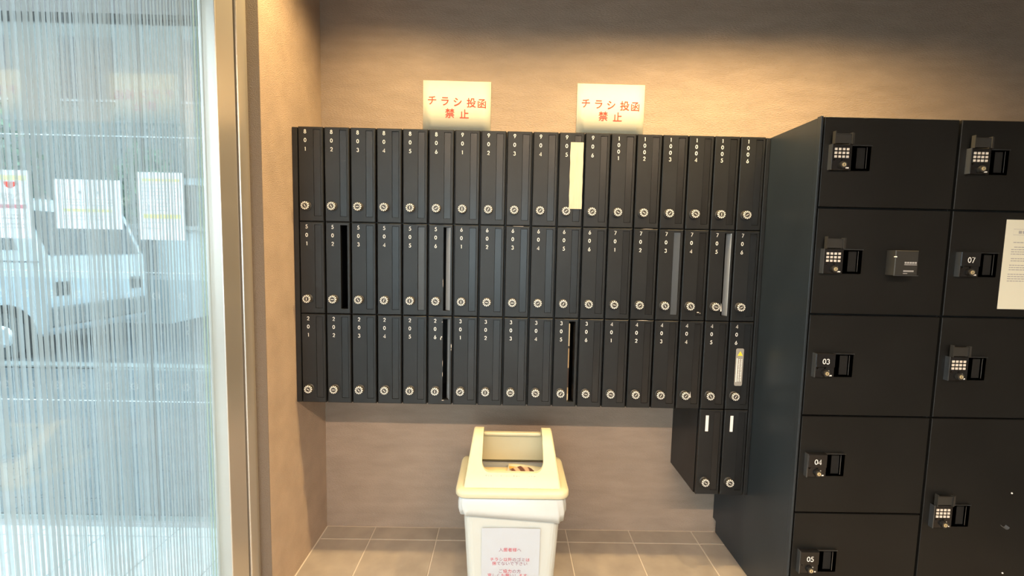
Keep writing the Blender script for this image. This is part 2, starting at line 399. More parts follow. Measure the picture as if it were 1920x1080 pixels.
def body_mesh():
    m = MB(); t = 0.0012; x0, x1, z0, z1 = 0.0004, PW-0.0004, 0.0003, ROWH-0.0003; y0, y1 = FY+0.019, -0.001
    m.box(x0, x0+t, y0, y1, z0, z1); m.box(x1-t, x1, y0, y1, z0, z1); m.box(x0+t, x1-t, y0, y1, z0, z0+t); m.box(x0+t, x1-t, y0, y1, z1-t, z1)
    m.box(x0+t, x1-t, y1-t, y1, z0+t, z1-t)
    return m.mesh('body', M_box)
def flap_mesh(mt):
    wd = HX1-HX0-0.0016
    return MB().cbox(-wd, 0, 0, 0.0022, 0, HZ1-HZ0-0.0016, 0.0005).mesh('slot_flap', mt)
def dial_mesh():
    m = MB(); n = 24; prof = [(0.0175, 0.0), (0.0175, 0.003), (0.0158, 0.004), (0.0155, 0.0185), (0.0145, 0.0200), (0.0, 0.0200)]
    v = []
    for r_, d in prof[:-1]:
        for k in range(n):
            a = 2*math.pi*k/n; rr = r_*(1.0 if (k % 2 or d < .004) else 0.965); v.append((rr*math.cos(a), -d, rr*math.sin(a)))
    f = []
    for q in range(len(prof)-2):
        for k in range(n):
            f.append((q*n+k, q*n+(k+1) % n, (q+1)*n+(k+1) % n, (q+1)*n+k))
    f.append(tuple(range(4*n, 5*n)))
    return m.add(v, f).mesh('dial_lock', M_knob)
def marks_mesh():
    m = MB(); n = 12
    for k in range(n):
        a = 2*math.pi*k/n; da = 0.165; y = -0.0203
        r0, r1 = 0.0092, 0.0152
        v = [(r0*math.cos(a-da), y, r0*math.sin(a-da)), (r1*math.cos(a-da*.95), y, r1*math.sin(a-da*.95)), (r1*math.cos(a+da*.95), y, r1*math.sin(a+da*.95)), (r0*math.cos(a+da), y, r0*math.sin(a+da)),
             (0.0158*math.cos(a-da*.95), y+.003, 0.0158*math.sin(a-da*.95)), (0.0158*math.cos(a+da*.95), y+.003, 0.0158*math.sin(a+da*.95))]
        m.add(v, [(0, 1, 2, 3), (1, 4, 5, 2)])
    return m.mesh('dial_marks', M_tick)
ME_door, ME_body, ME_flap, ME_flap_daylit, ME_flap_sheen = door_mesh(), body_mesh(), flap_mesh(M_flap), flap_mesh(M_flap_daylit), flap_mesh(M_flap_sheen)
ME_dial, ME_marks = dial_mesh(), marks_mesh()
ME_pointer = MB().box(-0.0055, 0.0055, -0.0206, -0.0200, -0.0011, 0.0011).mesh('dial_pointer', M_tick)

# how far each flap hangs inward (degrees); the rest are shut
FLAP = {'502': 86, '506': 44, '206': 64, '305': 82, '705': 66, '505': 7, '703': 9, '804': 2.5, '406': 1, '403': 1.5}
DAYLIT = {'506', '206', '705'}; SHEEN = {'505', '703'}
NOTE = {'502': 'with its slot hanging open and black inside', '506': 'with a wide pale strip in its open slot',
        '206': 'with an open slot and scuffed paint around it', '305': 'with cream paper showing in its open slot',
        '705': 'with a narrow open slot and a paper tip by its dial', '905': 'with a wide strip of masking tape over its slot',
        '406': 'with a grey warning sticker and yellow triangle', '505': 'with a pale slot flap, left of the open one', '703': 'with a pale slot flap, in the right half of the wall',
        '404': 'with a small white paper tip by its dial'}
ROWS = [[f'{f}0{u}' for f in (8, 9, 10) for u in range(1, 7)], [f'{f}0{u}' for f in (5, 6, 7) for u in range(1, 7)], [f'{f}0{u}' for f in (2, 3, 4) for u in range(1, 7)]]
RNAME = ['top', 'middle', 'bottom']
ORD = ['first', 'second', 'third', 'fourth', 'fifth', 'sixth', 'seventh', 'eighth', 'ninth', 'tenth', 'eleventh', 'twelfth', 'thirteenth', 'fourteenth', 'fifteenth', 'sixteenth', 'seventeenth', 'eighteenth']
ANG = {'801': -60, '802': -62, '803': 2, '804': -35, '805': 90, '806': 30, '501': 90, '502': 0, '503': -60, '504': 70, '505': 90, '506': -30, '601': 90, '602': -10, '603': 0,
       '201': -30, '202': 0, '203': -50, '204': -45, '205': 90, '206': 90, '301': 35, '302': 90, '303': 0, '905': 40, '904': 45, '906': 35}

def mailbox(num, col, row, label):
    t = empty('mailbox', (MX0+PW*col, 0, MTOP-ROWH*(row+1)))
    tag(t, label, 'mailbox', 'wall of black mailboxes')
    place(ME_body, 'body', t)
    d = place(ME_door, 'door', t)
    ang = FLAP.get(num, random.uniform(0, 0.5))
    fo = place(ME_flap_daylit if num in DAYLIT else ME_flap_sheen if num in SHEEN else ME_flap, 'slot_flap', d, (HX1-0.0008, FY+0.0012, HZ0+0.0008), (0, 0, -R(ang)))
    if num in DAYLIT: fo['label'] = 'pale slot flap pushed inwards'
    dl = place(ME_dial, 'dial_lock', t, (0.033, FY+0.0002, 0.0593))
    place(ME_marks, 'dial_marks', dl)
    place(ME_pointer, 'dial_pointer', dl, (0, 0, 0), (0, -R(ANG.get(num, random.choice([0, 30, -30, 90, 45, -60, 60, -10]))), 0))
    return t, d

boxes = {}
for r, nums in enumerate(ROWS):
    for c, num in enumerate(nums):
        lab = f'black mailbox numbered {num}, {ORD[c]} from the left in the {RNAME[r]} row'
        if num in NOTE: lab = f'black mailbox numbered {num} {NOTE[num]}'
        t, d = mailbox(num, c, r, lab); boxes[num] = (t, d)
        m = MB(); h = 0.0150
        sp = 0.0325 if len(num) == 3 else 0.0245
        for k, ch in enumerate(num): put_digit(m, ch, 0.0302, ROWH-0.0195-sp*k, h, FY-0.0004)
        m.build('number', M_white, d)
for c, where in ((16, 'left'), (17, 'right')):
    t, d = mailbox('x%d' % c, c, 3, f'unnumbered black mailbox with a white label strip, {where} one of the lowest pair')
    MB().box(0.0265, 0.0385, FY-0.0006, FY-0.0001, 0.268, 0.334).build('label_strip', M_white, d)['label'] = 'blank white label strip'
# odds and ends on single boxes
_, d = boxes['905']
m = MB(); z0, z1 = 0.0695, 0.3215; N = 10
pts = []
for i in range(N+1):
    z = z0+(z1-z0)*i/N; e = 0.0008*math.sin(i*2.1)
    pts += [(0.0448+e, FY-0.0016-0.0006*math.sin(i*1.3), z), (0.0700, FY-0.0010, z), (0.0945+e*.6, FY-0.0016, z)]
m.add(pts, [(3*i+k, 3*i+k+1, 3*i+k+4, 3*i+k+3) for i in range(N) for k in range(2)])
m.build('tape_strip', M_tape, d)['label'] = 'cream masking tape over the slot'
_, d = boxes['406']
st = MB(); z0, z1 = 0.0995, 0.2515; x0, x1 = 0.0325, 0.0640; rr = 0.006
cs = arc(x1-rr, z1-rr, rr, rr, 0, 90, 4)+arc(x0+rr, z1-rr, rr, rr, 90, 180, 4)+arc(x0+rr, z0+rr, rr, rr, 180, 270, 4)+arc(x1-rr, z0+rr, rr, rr, 270, 360, 4)
nn = len(cs); st.add([(a, FY-0.0001, b) for a, b in cs]+[(a, FY-0.0008, b) for a, b in cs], [tuple(range(nn, 2*nn))]+[(i, (i+1) % nn, nn+(i+1) % nn, nn+i) for i in range(nn)])
s = st.build('warning_sticker', [M_sticker], d); s['label'] = 'grey warning sticker'
tr = MB(); tr.add([(0.0385, FY-0.0012, 0.222), (0.0605, FY-0.0012, 0.222), (0.0495, FY-0.0012, 0.241)], [(0, 1, 2)]); tr.build('warning_triangle', M_yellow, d)
m = MB(); m.box(0.0365, 0.0405, FY-0.0013, FY-0.0009, 0.115, 0.212)
for x in (0.0475, 0.0565):
    for k in range(14):
        z = 0.208-k*0.0066; m.box(x-0.0024+0.0006*math.sin(k*2+x*900), x+0.0024, FY-0.0013, FY-0.0009, z-0.0042, z)
m.build('warning_print', M_white, d)
for num, x, z, h in (('705', 0.0605, 0.040, 0.034), ('404', 0.057, 0.048, 0.026)):
    m = MB(); m.add([(x-.002, FY-.0008, z), (x+.0032, FY-.0012, z), (x-.001, FY-.003, z+h), (x+.0005, FY-.0008, z)], [(0, 1, 2), (1, 3, 2), (3, 0, 2)])
    m.build('paper_tip', M_white, boxes[num][1])
random.seed(3)
for num, spots in (('206', [(0.0525, 0.268, .004, .016), (0.056, 0.276, .006, .006), (0.0945, 0.240, .003, .02), (0.0940, 0.225, .003, .008), (0.0585, 0.335, .005, .003), (0.0605, 0.170, .0015, .03), (0.0605, 0.125, .0018, .024), (0.063, 0.0185, .010, .003)]),
                   ('704', [(0.070, 0.034, .010, .004), (0.079, 0.031, .005, .003)]), ('506', [(0.0600, 0.13, .0012, .05)]), ('603', [(0.055, 0.3572, .05, .0012)]), ('702', [(0.055, 0.3574, .06, .0012)]), ('402', [(0.055, 0.3574, .06, .0012)])):
    m = MB()
    for x, z, a, b in spots:
        nv = 7; v = []
        for k in range(nv):
            t_ = 2*math.pi*k/nv; q = random.uniform(.6, 1.1); v.append((x+a/2*q*math.cos(t_), FY-0.0004, z+b/2*q*math.sin(t_)))
        m.add(v, [tuple(range(nv))])
    o = m.build('paint_chip', M_key, boxes[num][1]); o['label'] = 'chipped paint along the slot'
# letters standing behind the open slots
bx, bz = MX0+PW*10, MTOP-ROWH*3
m = MB()
for z0, z1, mi in ((0.022, 0.048, 0), (0.048, 0.075, 1), (0.075, 0.155, 2), (0.155, 0.235, 1), (0.235, 0.245, 2), (0.245, 0.335, 0)):
    m.box(0.0590, 0.0672, -0.2675, -0.080, z0, z1, mi)
o = m.build('flyer_bundle', [M_flyer, M_kraft, mat('dark_brown_print', (0.06, 0.035, 0.025), 0.7)], None, (bx, 0, bz))
tag(o, 'cream and brown folded flyers standing inside the open slot of mailbox 305', 'paper')
# filler strips either side
for (x0, x1, lb) in ((0.0015, 0.0212, 'narrow black filler strip between the plaster wall and mailbox 801'), (MX0+PW*18+0.0004, XL-0.0005, 'narrow black filler strip between mailbox 1006 and the lockers')):
    z0 = MTOP-ROWH*3 if x0 < 1 else MTOP-ROWH*4
    tag(MB().cbox(x0, x1, FY+0.001, FY+0.03, z0+0.002, MTOP-0.004, 0.0015).build('filler_strip', M_box), lb, 'filler strip')

# ------------------------------------------------------------------ parcel lockers
def rounded_slab(mb, *a, **k): return mb.cbox(*a, **k)
DOORS1 = [(1.4855, 1.7720, '', 1.683), (1.1325, 1.4795, '', 1.348), (0.7835, 1.1265, '03', 0.999), (0.4365, 0.7775, '04', 0.651), (0.0860, 0.4305, '05', 0.302)]
DOORS2 = [(1.4855, 1.7720, '', 1.680), (1.1325, 1.4795, '07', 1.346), (0.7835, 1.1265, '', 0.996), (0.0860, 0.7775, '', 0.475)]
def keypad_mesh():
    m = MB()
    for i in range(4):
        for j in range(3): m.cbox(0.0085+i*0.0128, 0.0165+i*0.0128, -0.0165, -0.0140, -0.0195-j*0.0118, -0.0120-j*0.0118, 0.0008)
    return m.mesh('keypad', M_key)
ME_keypad = keypad_mesh()
def cover_up_mesh():
    m = MB()      # flap lifted above the panel: plate, hinge arms, rim
    m.box(0.004, 0.0600, -0.016, -0.013, 0.003, 0.032); m.box(0.003, 0.0060, -0.021, -0.008, 0.0, 0.040); m.box(0.0580, 0.0610, -0.021, -0.008, 0.0, 0.036); m.box(0.066, 0.069, -0.016, -0.008, 0.0, 0.036)
    m.box(0.004, 0.0600, -0.018, -0.012, 0.030, 0.033)
    return m.mesh('keypad_cover', M_panel_grey)
ME_cover_up = cover_up_mesh()
ME_cover_shut = MB().cbox(0.0, 0.064, -0.0190, -0.0140, -0.0460, 0.0, 0.0012).mesh('keypad_cover', M_panel)
def panel_mesh():
    m = MB(); m.cbox(0.0, 0.066, -0.014, 0.0, -0.081, 0.0, 0.0015)
    return m.mesh('lock_panel', M_panel)
ME_panel = panel_mesh()
def recess_mesh():
    """grey finger pull: thin frame round a dark pocket"""
    m = MB(); x0, x1, h0, h1 = 0.066, 0.134, -0.081, 0.0; a0, a1, b0, b1 = 0.088, 0.118, -0.074, -0.007
    o = [(x0, h0), (x1, h0), (x1, h1), (x0, h1)]; q = [(a0, b0), (a1, b0), (a1, b1), (a0, b1)]
    v = [(a, -0.0045, b) for a, b in o]+[(a, -0.0045, b) for a, b in q]+[(a, -0.0002, b) for a, b in q]+[(a, -0.0002, b) for a, b in o]
    f = []
    for i in range(4):
        j = (i+1) % 4; f += [(i, j, 4+j, 4+i), (12+i, 12+j, j, i)]
    m.add(v, f, 0)
    m.add([(a, -0.0045, b) for a, b in q]+[(a, -0.0004, b) for a, b in q], [(i, (i+1) % 4, 4+(i+1) % 4, 4+i) for i in range(4)]+[(4, 5, 6, 7)], 1)
    m.box(x0, x1+.001, -0.0075, -0.0045, h1-0.003, h1, 2); m.box(a1, a1+0.002, -0.0065, -0.0045, b0, b1, 2)
    return m.mesh('finger_pull', [M_panel_grey, M_gap, M_edge])
ME_recess = recess_mesh()
def key_mesh():
    m = MB(); m.cyl_y(0.036, -0.066, -0.023, -0.014, 0.0105, 0.0125, 20, 0); m.cyl_y(0.036, -0.066, -0.0245, -0.023, 0.0062, 0.0062, 16, 1)
    m.box(0.0352, 0.0368, -0.0250, -0.0244, -0.0695, -0.0625, 0)
    return m.mesh('key_cylinder', [M_knob, M_brass])
ME_key = key_mesh()
def marks2_mesh():
    m = MB()
    for x in (0.008, 0.034):
        m.add([(x-.005, -.0146, -.0475), (x+.005, -.0146, -.0475), (x, -.0146, -.0535)], [(0, 1, 2)])
    m.box(0.0475, 0.0580, -.0148, -.0142, -.0765, -.0725); m.box(0.0445, 0.0480, -.0148, -.0142, -.0600, -.0570)
    return m.mesh('panel_marks', M_white)
ME_marks2 = marks2_mesh()
ME_edge = MB().box(-0.0022, 0.0006, -0.0165, 0.0, -0.081, 0.0).mesh('panel_edge', M_edge)

def locker(x0, doors, label, first):
    t = empty('parcel_locker', (x0, 0, 0)); tag(t, label, 'locker', 'parcel locker columns')
    y0 = -DL+0.020
    b = MB(); b.box(0.0004, LW-0.0004, y0, -0.002, 0.07, ZL-0.003, 0); b.box(0.012, LW-0.004, y0+0.03, -0.01, 0.0, 0.07, 0)
    b.build('body', [M_locker_side], t)
    if first:
        b = MB(); b.cbox(0.0006, 0.0080, -DL, y0, 0.07, ZL, 0.0012); b.build('side_edge', M_locker_side, t)
    b = MB(); b.box(0.006, LW-0.001, y0-0.004, y0, 0.075, ZL-0.004); b.build('door_frame', M_gap, t)
    dx0 = 0.0130 if first else 0.0045
    for z0, z1, num, zp in doors:
        d = MB().cbox(dx0, LW-0.0045, -DL, y0-0.005, z0, z1, 0.0016).build('door', M_locker, t)
        px = 0.0330 if first else 0.0290
        loc = (px, -DL, zp)
        for me_, nm_ in ((ME_panel, 'lock_panel'), (ME_edge, 'panel_edge')): place(me_, nm_, d, loc); place(ME_recess, 'finger_pull', d, loc); place(ME_key, 'key_cylinder', d, loc); place(ME_marks2, 'panel_marks', d, loc)
        if num:
            place(ME_cover_shut, 'keypad_cover', d, loc)
            m = MB()
            for k, ch in enumerate(num): put_digit(m, ch, px+0.0265+k*0.0125, zp-0.0255, 0.0185, -DL-0.0194, 0.14)
            m.build('number', M_white, d)
        else:
            place(ME_keypad, 'keypad', d, loc); place(ME_cover_up, 'keypad_cover', d, loc)
        if z1-z0 > 0.6:
            m = MB(); n = 10      # curved emergency pull and its screws
            v = []
            for i in range(n+1):
                a = R(200+140*i/n); v += [(0.293+0.010*math.cos(a)-0.002, -DL-0.0002, 0.405+0.012*math.sin(a)), (0.300+0.010*math.cos(a), -DL-0.006, 0.398+0.012*math.sin(a))]
            m.add(v, [(2*i, 2*i+1, 2*i+3, 2*i+2) for i in range(n)]); m.build('pull_lip', M_edge, d)
            m = MB()
            for z in (0.516, 0.222): m.cyl_y(0.309, z, -DL-0.002, -DL, 0.0022, 0.003, 10)
            m.build('screw', M_white, d)
    return t
locker(XL, DOORS1, 'black parcel locker column with five doors, the lower three numbered 03, 04 and 05', True)
locker(XL+LW, DOORS2, 'black parcel locker column at the right edge with door 07 and a tall bottom door', False)

sb = empty('stamp_box', (2.0865, -DL-0.0003, 1.266)); tag(sb, 'small black box with white print mounted on the second locker door', 'box')
MB().cbox(0, 0.0755, -0.036, 0, 0, 0.081, 0.002).build('case', M_panel_grey, sb)
MB().box(-0.003, 0.0755, -0.041, -0.036, -0.001, 0.0005).build('base_lip', M_edge, sb)
MB().cyl_y(0.0015, 0.060, -0.038, -0.030, 0.0022, 0.0022, 10).build('latch', M_white, sb)
m = MB()
for k in range(5): m.box(0.031+k*0.0082, 0.0375+k*0.0082, -0.0364, -0.0360, 0.0385, 0.0445)
m.box(0.0305, 0.0715, -0.0364, -0.0360, 0.0340, 0.0362)
for k in range(9): m.box(0.029+k*0.0038, 0.0322+k*0.0038, -0.0364, -0.0360, 0.0120, 0.0170)
m.box(0.0285, 0.0425, -0.0364, -0.0360, 0.0055, 0.0078)
m.build('white_print', M_grey_print, sb)

nt_ = tag(MB().box(0, 0.21, -0.0008, -0.0002, 0, 0.297).build('paper_notice', M_paper, None, (2.475, -DL, 1.159)), 'white typed A4 notice taped to locker door 07', 'notice')
m = MB(); m.ribbon([(0.026, 0.266), (0.150, 0.266), (0.150, 0.247), (0.026, 0.247)], 0.0010, -0.0012, True); m.build('title_box', M_grey_print, nt_)
m = MB(); random.seed(5)
for k in range(6): m.box(0.044+k*0.0135, 0.0545+k*0.0135, -0.0012, -0.0009, 0.2515, 0.2610)
for z, x0, x1 in ((0.2225, .03, .12), (0.207, .034, .185), (0.199, .025, .19), (0.1915, .025, .19), (0.184, .025, .16), (0.1690, .027, .18), (0.1615, .027, .15), (0.147, .024, .19), (0.1395, .024, .18), (0.132, .024, .19), (0.1170, .022, .19), (0.1095, .022, .19), (0.102, .022, .185), (0.0945, .022, .15)):
    x = x0
    while x < x1:
        wd = random.uniform(.004, .012); m.box(x, x+wd, -0.0012, -0.0009, z-0.0014, z+0.0014); x += wd+0.002
m.build('typed_lines', M_grey_print, nt_)['kind'] = 'stuff'

# ------------------------------------------------------------------ signs on the back wall
def flyer_sign(x, ztop, label, tilt):
    s = MB(); N = 8; zb = -0.21; v = []
    for i in range(N+1):
        for j in range(3):
            a, b = 0.297*i/N, zb*j/2
            v.append((a, -0.003-0.0005*math.sin(i*0.9+j), b))
    s.add(v, [(3*i+j, 3*i+j+1, 3*i+j+4, 3*i+j+3) for i in range(N) for j in range(2)])
    o = s.build('no_flyers_sign', M_paper, None, (x, 0, ztop), smooth=True); o.rotation_euler = (0, R(tilt), 0)
    so = o.modifiers.new('thickness', 'SOLIDIFY'); so.thickness = 0.0006
    tag(o, label, 'sign', 'signs above the mailboxes')
    k = 0.297/127.5
    for ch, cx, cy in (('チ', 16.9, 36), ('ラ', 41, 37), ('シ', 64.8, 38), ('投', 90.8, 39), ('函', 110.5, 40), ('禁', 50.5, 59), ('止', 77.8, 60)):
        m = MB(); put_char(m, ch, cx*k, -cy*k, 18.5*k, -0.0042, 0.010); m.build('red_character', M_red, o)
flyer_sign(0.4474, 2.0519, 'left one of two cream paper signs with red lettering above the mailboxes', 0.1)
flyer_sign(1.1229, 2.0544, 'right one of two cream paper signs with red lettering above the mailboxes', 0.1)

# ------------------------------------------------------------------ bin
BXc, BYc = 0.8655, -0.383
bin_ = empty('rubbish_bin', (BXc, BYc, 0)); tag(bin_, 'cream plastic rubbish bin with hooded open lid below the mailboxes', 'bin')
def rrect(hx, hy, r, n=5):
    p = []
    for cx, cy, a in ((hx-r, hy-r, 0), (-hx+r, hy-r, 90), (-hx+r, -hy+r, 180), (hx-r, -hy+r, 270)):
        for i in range(n+1):
            t_ = R(a+90*i/n); p.append((cx+r*math.cos(t_), cy+r*math.sin(t_)))
    return p
def loft(rings, cap0=True, cap1=True):
    m = MB(); n = len(rings[0][0]); v = []
    for ring_, z in rings: v += [(a, b, z) for a, b in ring_]
    f = []
    for q in range(len(rings)-1): f += [(q*n+k, q*n+(k+1) % n, (q+1)*n+(k+1) % n, (q+1)*n+k) for k in range(n)]
    if cap0: f.append(tuple(range(n)))
    if cap1: f.append(tuple(range((len(rings)-1)*n, len(rings)*n)))
    return m.add(v, f)
bt = 0.004
m = loft([(rrect(.150, .105, .03), 0.0), (rrect(.154, .108, .03), 0.006), (rrect(.179, .128, .032), .432), (rrect(.184, .133, .032), .436), (rrect(.184, .133, .032), .444),
          (rrect(.175, .124, .030), .444), (rrect(.151, .105, .028), 0.012)])
m.build('bin_body', M_bin_body, bin_, smooth=False)
m = loft([(rrect(.196, .141, .035), .446), (rrect(.202, .147, .038), .446), (rrect(.2035, .1485, .038), .450), (rrect(.2035, .1485, .038), .462), (rrect(.199, .144, .036), .470), (rrect(.180, .127, .030), .4715), (rrect(.174, .121, .03), .4715), (rrect(.174, .121, .03), .466), (rrect(.196, .141, .035), .461)], False, False)
n = 24
m.f += [(8*n+k, 8*n+(k+1) % n, (k+1) % n, k) for k in range(n)]; m.mi += [0]*n
me = m.mesh('lid_rim', M_bin); 
for p in me.polygons: p.use_smooth = True
place(me, 'lid_rim', bin_)
# hood: extruded side profile, tapered, hollowed, opening cut
def prof_solid(prof, wz, name, bev):
    mm = MB(); k = len(prof); v = []
    for s_ in (-1, 1): v += [(s_*wz(z), y, z) for y, z in prof]
    mm.add(v, [tuple(range(k)), tuple(range(k, 2*k))]+[(i, (i+1) % k, k+(i+1) % k, k+i) for i in range(k)])
    me = mm.mesh(name, M_bin)
    if bev: bevelled(me, bev, 3)
    o = bpy.data.objects.new(name, me); COL.objects.link(o); return o
outer = [(-.124, .466), (-.100, .503), (-.085, .517), (-.020, .575), (.020, .606), (.055, .619), (.085, .616), (.112, .596), (.122, .570), (.126, .466)]
hood = prof_solid(outer, lambda z: .176-(z-.466)*0.155, 'hood_tmp', 0.009)
inner = [(-.116, .40), (-.112, .470), (-.093, .500), (-.080, .509), (-.015, .567), (.055, .610), (.085, .606), (.103, .590), (.112, .570), (.116, .40)]
cutA = prof_solid(inner, lambda z: .1275, 'cut_a', 0)
cp = [(-.114, .80)]+[(a, b) for a, b in arc(-.084, .543, .030, .030, 180, 270, 6)]+[(a, b) for a, b in arc(.084, .543, .030, .030, 270, 360, 6)]+[(.114, .80)]
mm = MB(); k = len(cp); mm.add([(a, -.4, b) for a, b in cp]+[(a, .100, b) for a, b in cp], [tuple(range(k)), tuple(range(k, 2*k))]+[(i, (i+1) % k, k+(i+1) % k, k+i) for i in range(k)])
cutB = mm.build('cut_b', M_bin)
cutC = MB().box(-.114, .114, -.2, .3, .585, .8).build('cut_c', M_bin)
for c_ in (cutA, cutB, cutC):
    md = hood.modifiers.new('b', 'BOOLEAN'); md.operation = 'DIFFERENCE'; md.object = c_; md.solver = 'EXACT'; md.use_self = True
bpy.context.view_layer.update()
hm = evaluated(hood)
for o in (hood, cutA, cutB, cutC): bpy.data.objects.remove(o)
bm = bmesh.new(); bm.from_mesh(hm); bmesh.ops.remove_doubles(bm, verts=bm.verts, dist=1e-5)
for e in bm.edges: e.smooth = (e.is_manifold and e.calc_face_angle(0) < 0.6)
for f in bm.faces: f.smooth = True
bm.to_mesh(hm); bm.free(); hm.name = 'lid_hood'
if not hm.materials: hm.materials.append(M_bin)
place(hm, 'lid_hood', bin_)
MB().cbox(-.116, .116, .094, .106, .574, .586, .003).build('hood_rail', M_bin, bin_)
# faint embossed writing on the lid lip
m = MB(); random.seed(11)
for k in range(22):
    if random.random() < 0.72:
        x = -.098+k*.0092; m.box(x, x+random.uniform(.002, .006), -.0988, -.0965, .5035, .5035+random.uniform(.0015, .004))
m.build('lip_marks', M_grey_print, bin_)
# liner bag folded over the rim
m = MB(); rg = []
base = rrect(.187, .136, .034, 8); nb = len(base)
for (s_, z, wv) in ((0.0, .4445, 0.0), (.005, .438, .001), (.008, .415, .0028), (.008, .392, .004), (.004, .366, .0035)):
    rg.append((s_, z, wv))
v = []
for (s_, z, wv) in rg:
    for k, (a, b) in enumerate(base):
        l = math.hypot(a, b); q = 1+(s_-(.438-z)*.02)/l+wv*math.sin(k*1.7+z*60)/l
        dz = 0 if z > .43 else (.016*noise.noise((a*16, b*16, 2))+.010*(a/.19 if b < 0 else 0))
        v.append((a*q, b*q, z-dz*(.438-z)/.072))
m.add(v, [(i*nb+k, i*nb+(k+1) % nb, (i+1)*nb+(k+1) % nb, (i+1)*nb+k) for i in range(len(rg)-1) for k in range(nb)])
bag = m.build('bin_bag', M_bag, None, (BXc, BYc, 0), smooth=True); tag(bag, 'white plastic bag folded over the rim of the cream bin', 'bag')
bag.modifiers.new('t', 'SOLIDIFY').thickness = 0.0008
# notice taped to the front
no = MB(); N = 6; v = []
for i in range(N+1):
    for j in range(N+1):
        a, b = -.105+.21*i/N, .297*j/N; v.append((a, -0.0025+0.0016*math.sin(i*1.1+j*.8), b))
no.add(v, [(i*(N+1)+j, (i+1)*(N+1)+j, (i+1)*(N+1)+j+1, i*(N+1)+j+1) for i in range(N) for j in range(N)])
tilt = math.atan2(.020, .426)
o = no.build('bin_notice', M_paper_cool, bin_, (-.002, -.1095-.001, 0.030), smooth=True); o.rotation_euler = (R(3.0), 0, 0)
o['label'] = 'white paper notice with small red and grey Japanese lettering'
kk = .21/106.0; M_faded_red = mat('faded_red_print', (0.62, 0.10, 0.14), .7); M_mauve = mat('mauve_print', (0.34, 0.17, 0.24), .7)
for ln, cy, sz in (('入居者様へ', 42, 8.2), ('チラシ以外のゴミは', 61.5, 8.0), ('捨てないで下さい', 69.5, 8.0), ('ご協力の方', 85, 8.2), ('宜しくお願いします。', 93.5, 8.0)):
    nch = len(ln); m = MB()
    for q, ch in enumerate(ln):
        redc = ch in '居者様捨協力宜お願ます以外チラは'
        put_char(m, ch, ((q-(nch-1)/2)*sz*1.02-1)*kk, .297-cy*kk, sz*kk, -0.0058, 0.0, mi=0 if redc else 1)
    m.build('notice_line', [M_faded_red, M_mauve], o)['kind'] = 'stuff'
# rubbish
def sheet(name, cx, cy, z, sx, sy, rot, label, mt):
    N = 5; v = []
    for i in range(N+1):
        for j in range(N+1):
            a, b = (i/N-.5)*sx, (j/N-.5)*sy; v.append((a, b, .004*math.sin(3*i/N+1)+.003*math.cos(4*j/N)))
    mm = MB().add(v, [(i*(N+1)+j, (i+1)*(N+1)+j, (i+1)*(N+1)+j+1, i*(N+1)+j+1) for i in range(N) for j in range(N)])
    o = mm.build(name, mt, None, (cx, cy, z), smooth=True); o.rotation_euler = [R(a) for a in rot]
    o.modifiers.new('t', 'SOLIDIFY').thickness = .0008
    return tag(o, label, 'flyer', 'flyers in the bin')
sheet('flyer', BXc-.02, BYc+.015, .425, .28, .19, (6, 0, 2), 'plain cream flyer lying flat in the bin under the printed one', M_flyer)
f2 = sheet('flyer', BXc+.055, BYc+.010, .440, .16, .17, (9, 0, -8), 'flyer with a dark brown picture on top in the bin', M_paper)
m = MB(); n = 24
m.add([(.046*math.cos(2*math.pi*k/n)*(1+.08*math.sin(3*k)), .030*math.sin(2*math.pi*k/n)*(1+.08*math.sin(2*k)), .011) for k in range(n)], [tuple(range(n))])
o = m.build('printed_picture', M_picture, f2, (-.018, .030, 0)); o['label'] = 'brown printed picture'
m = MB(); m.add([(-.075, .055, .0105), (-.045, .055, .0105), (-.052, .035, .0105), (-.072, .040, .0105)], [(0, 1, 2, 3)]); m.build('printed_patch', mat('orange_print', (.55, .28, .06), .6), f2)

# ------------------------------------------------------------------ notices on the entrance glazing
def notice(x0, x1, z0, z1, label, fn):
    o = MB().box(0, x1-x0, 0.0, 0.0006, 0, z1-z0).build('window_notice', M_notice, None, (x0, 0.0075, z0)); tag(o, label, 'notice', 'notices on the entrance glazing')
    fn(o, x1-x0, z1-z0); return o
def bars_(o, name, mt, rects):
    m = MB()
    for x0, x1, z0, z1 in rects: m.box(x0, x1, -0.0005, -0.0001, z0, z1)
    q = m.build(name, mt, o)
    if len(rects) > 3: q['kind'] = 'stuff'
def n1(o, w_, h_):
    bars_(o, 'yellow_band', M_yellow_band, [(.01, w_-.015, h_-.045, h_-.022)])
    m = MB(); m.add([(w_-.088+.028*math.cos(R(a)), -.0006, h_-.050+.030*math.sin(R(a))) for a in range(180, 361, 15)], [tuple(range(13))]); m.build('red_emblem', M_red, o)
    m = MB()
    for k, ch in enumerate('防犯カメラ'): put_char(m, ch, w_-.145+k*.026, h_-.112, .027, -.0006, .02)
    for k, ch in enumerate('録画中'): put_char(m, ch, w_-.115+k*.03, h_-.136, .024, -.0006, .02)
    m.build('lettering', M_grey_print, o)
    bars_(o, 'red_band', mat('dull_red_band', (.45, .18, .2), .7), [(.0, w_-.02, h_-.168, h_-.150)])
    bars_(o, 'typed_lines', M_grey_print, [(.02+.013*k, .029+.013*k, zz, zz+.005) for zz in (.10, .085, .060, .045) for k in range(12)])
def n2(o, w_, h_):
    bars_(o, 'typed_lines', M_grey_print, [(.03, .09, h_-.025, h_-.0235), (.105, .12, h_-.062, h_-.05), (.185, .20, h_-.062, h_-.05)]+[(.035+.014*k, .045+.014*k, zz, zz+.003) for zz in (.128, .115, .103, .055, .04) for k in range(16)])
    bars_(o, 'yellow_band', M_yellow_band, [(.035, .25, .075, .088)])
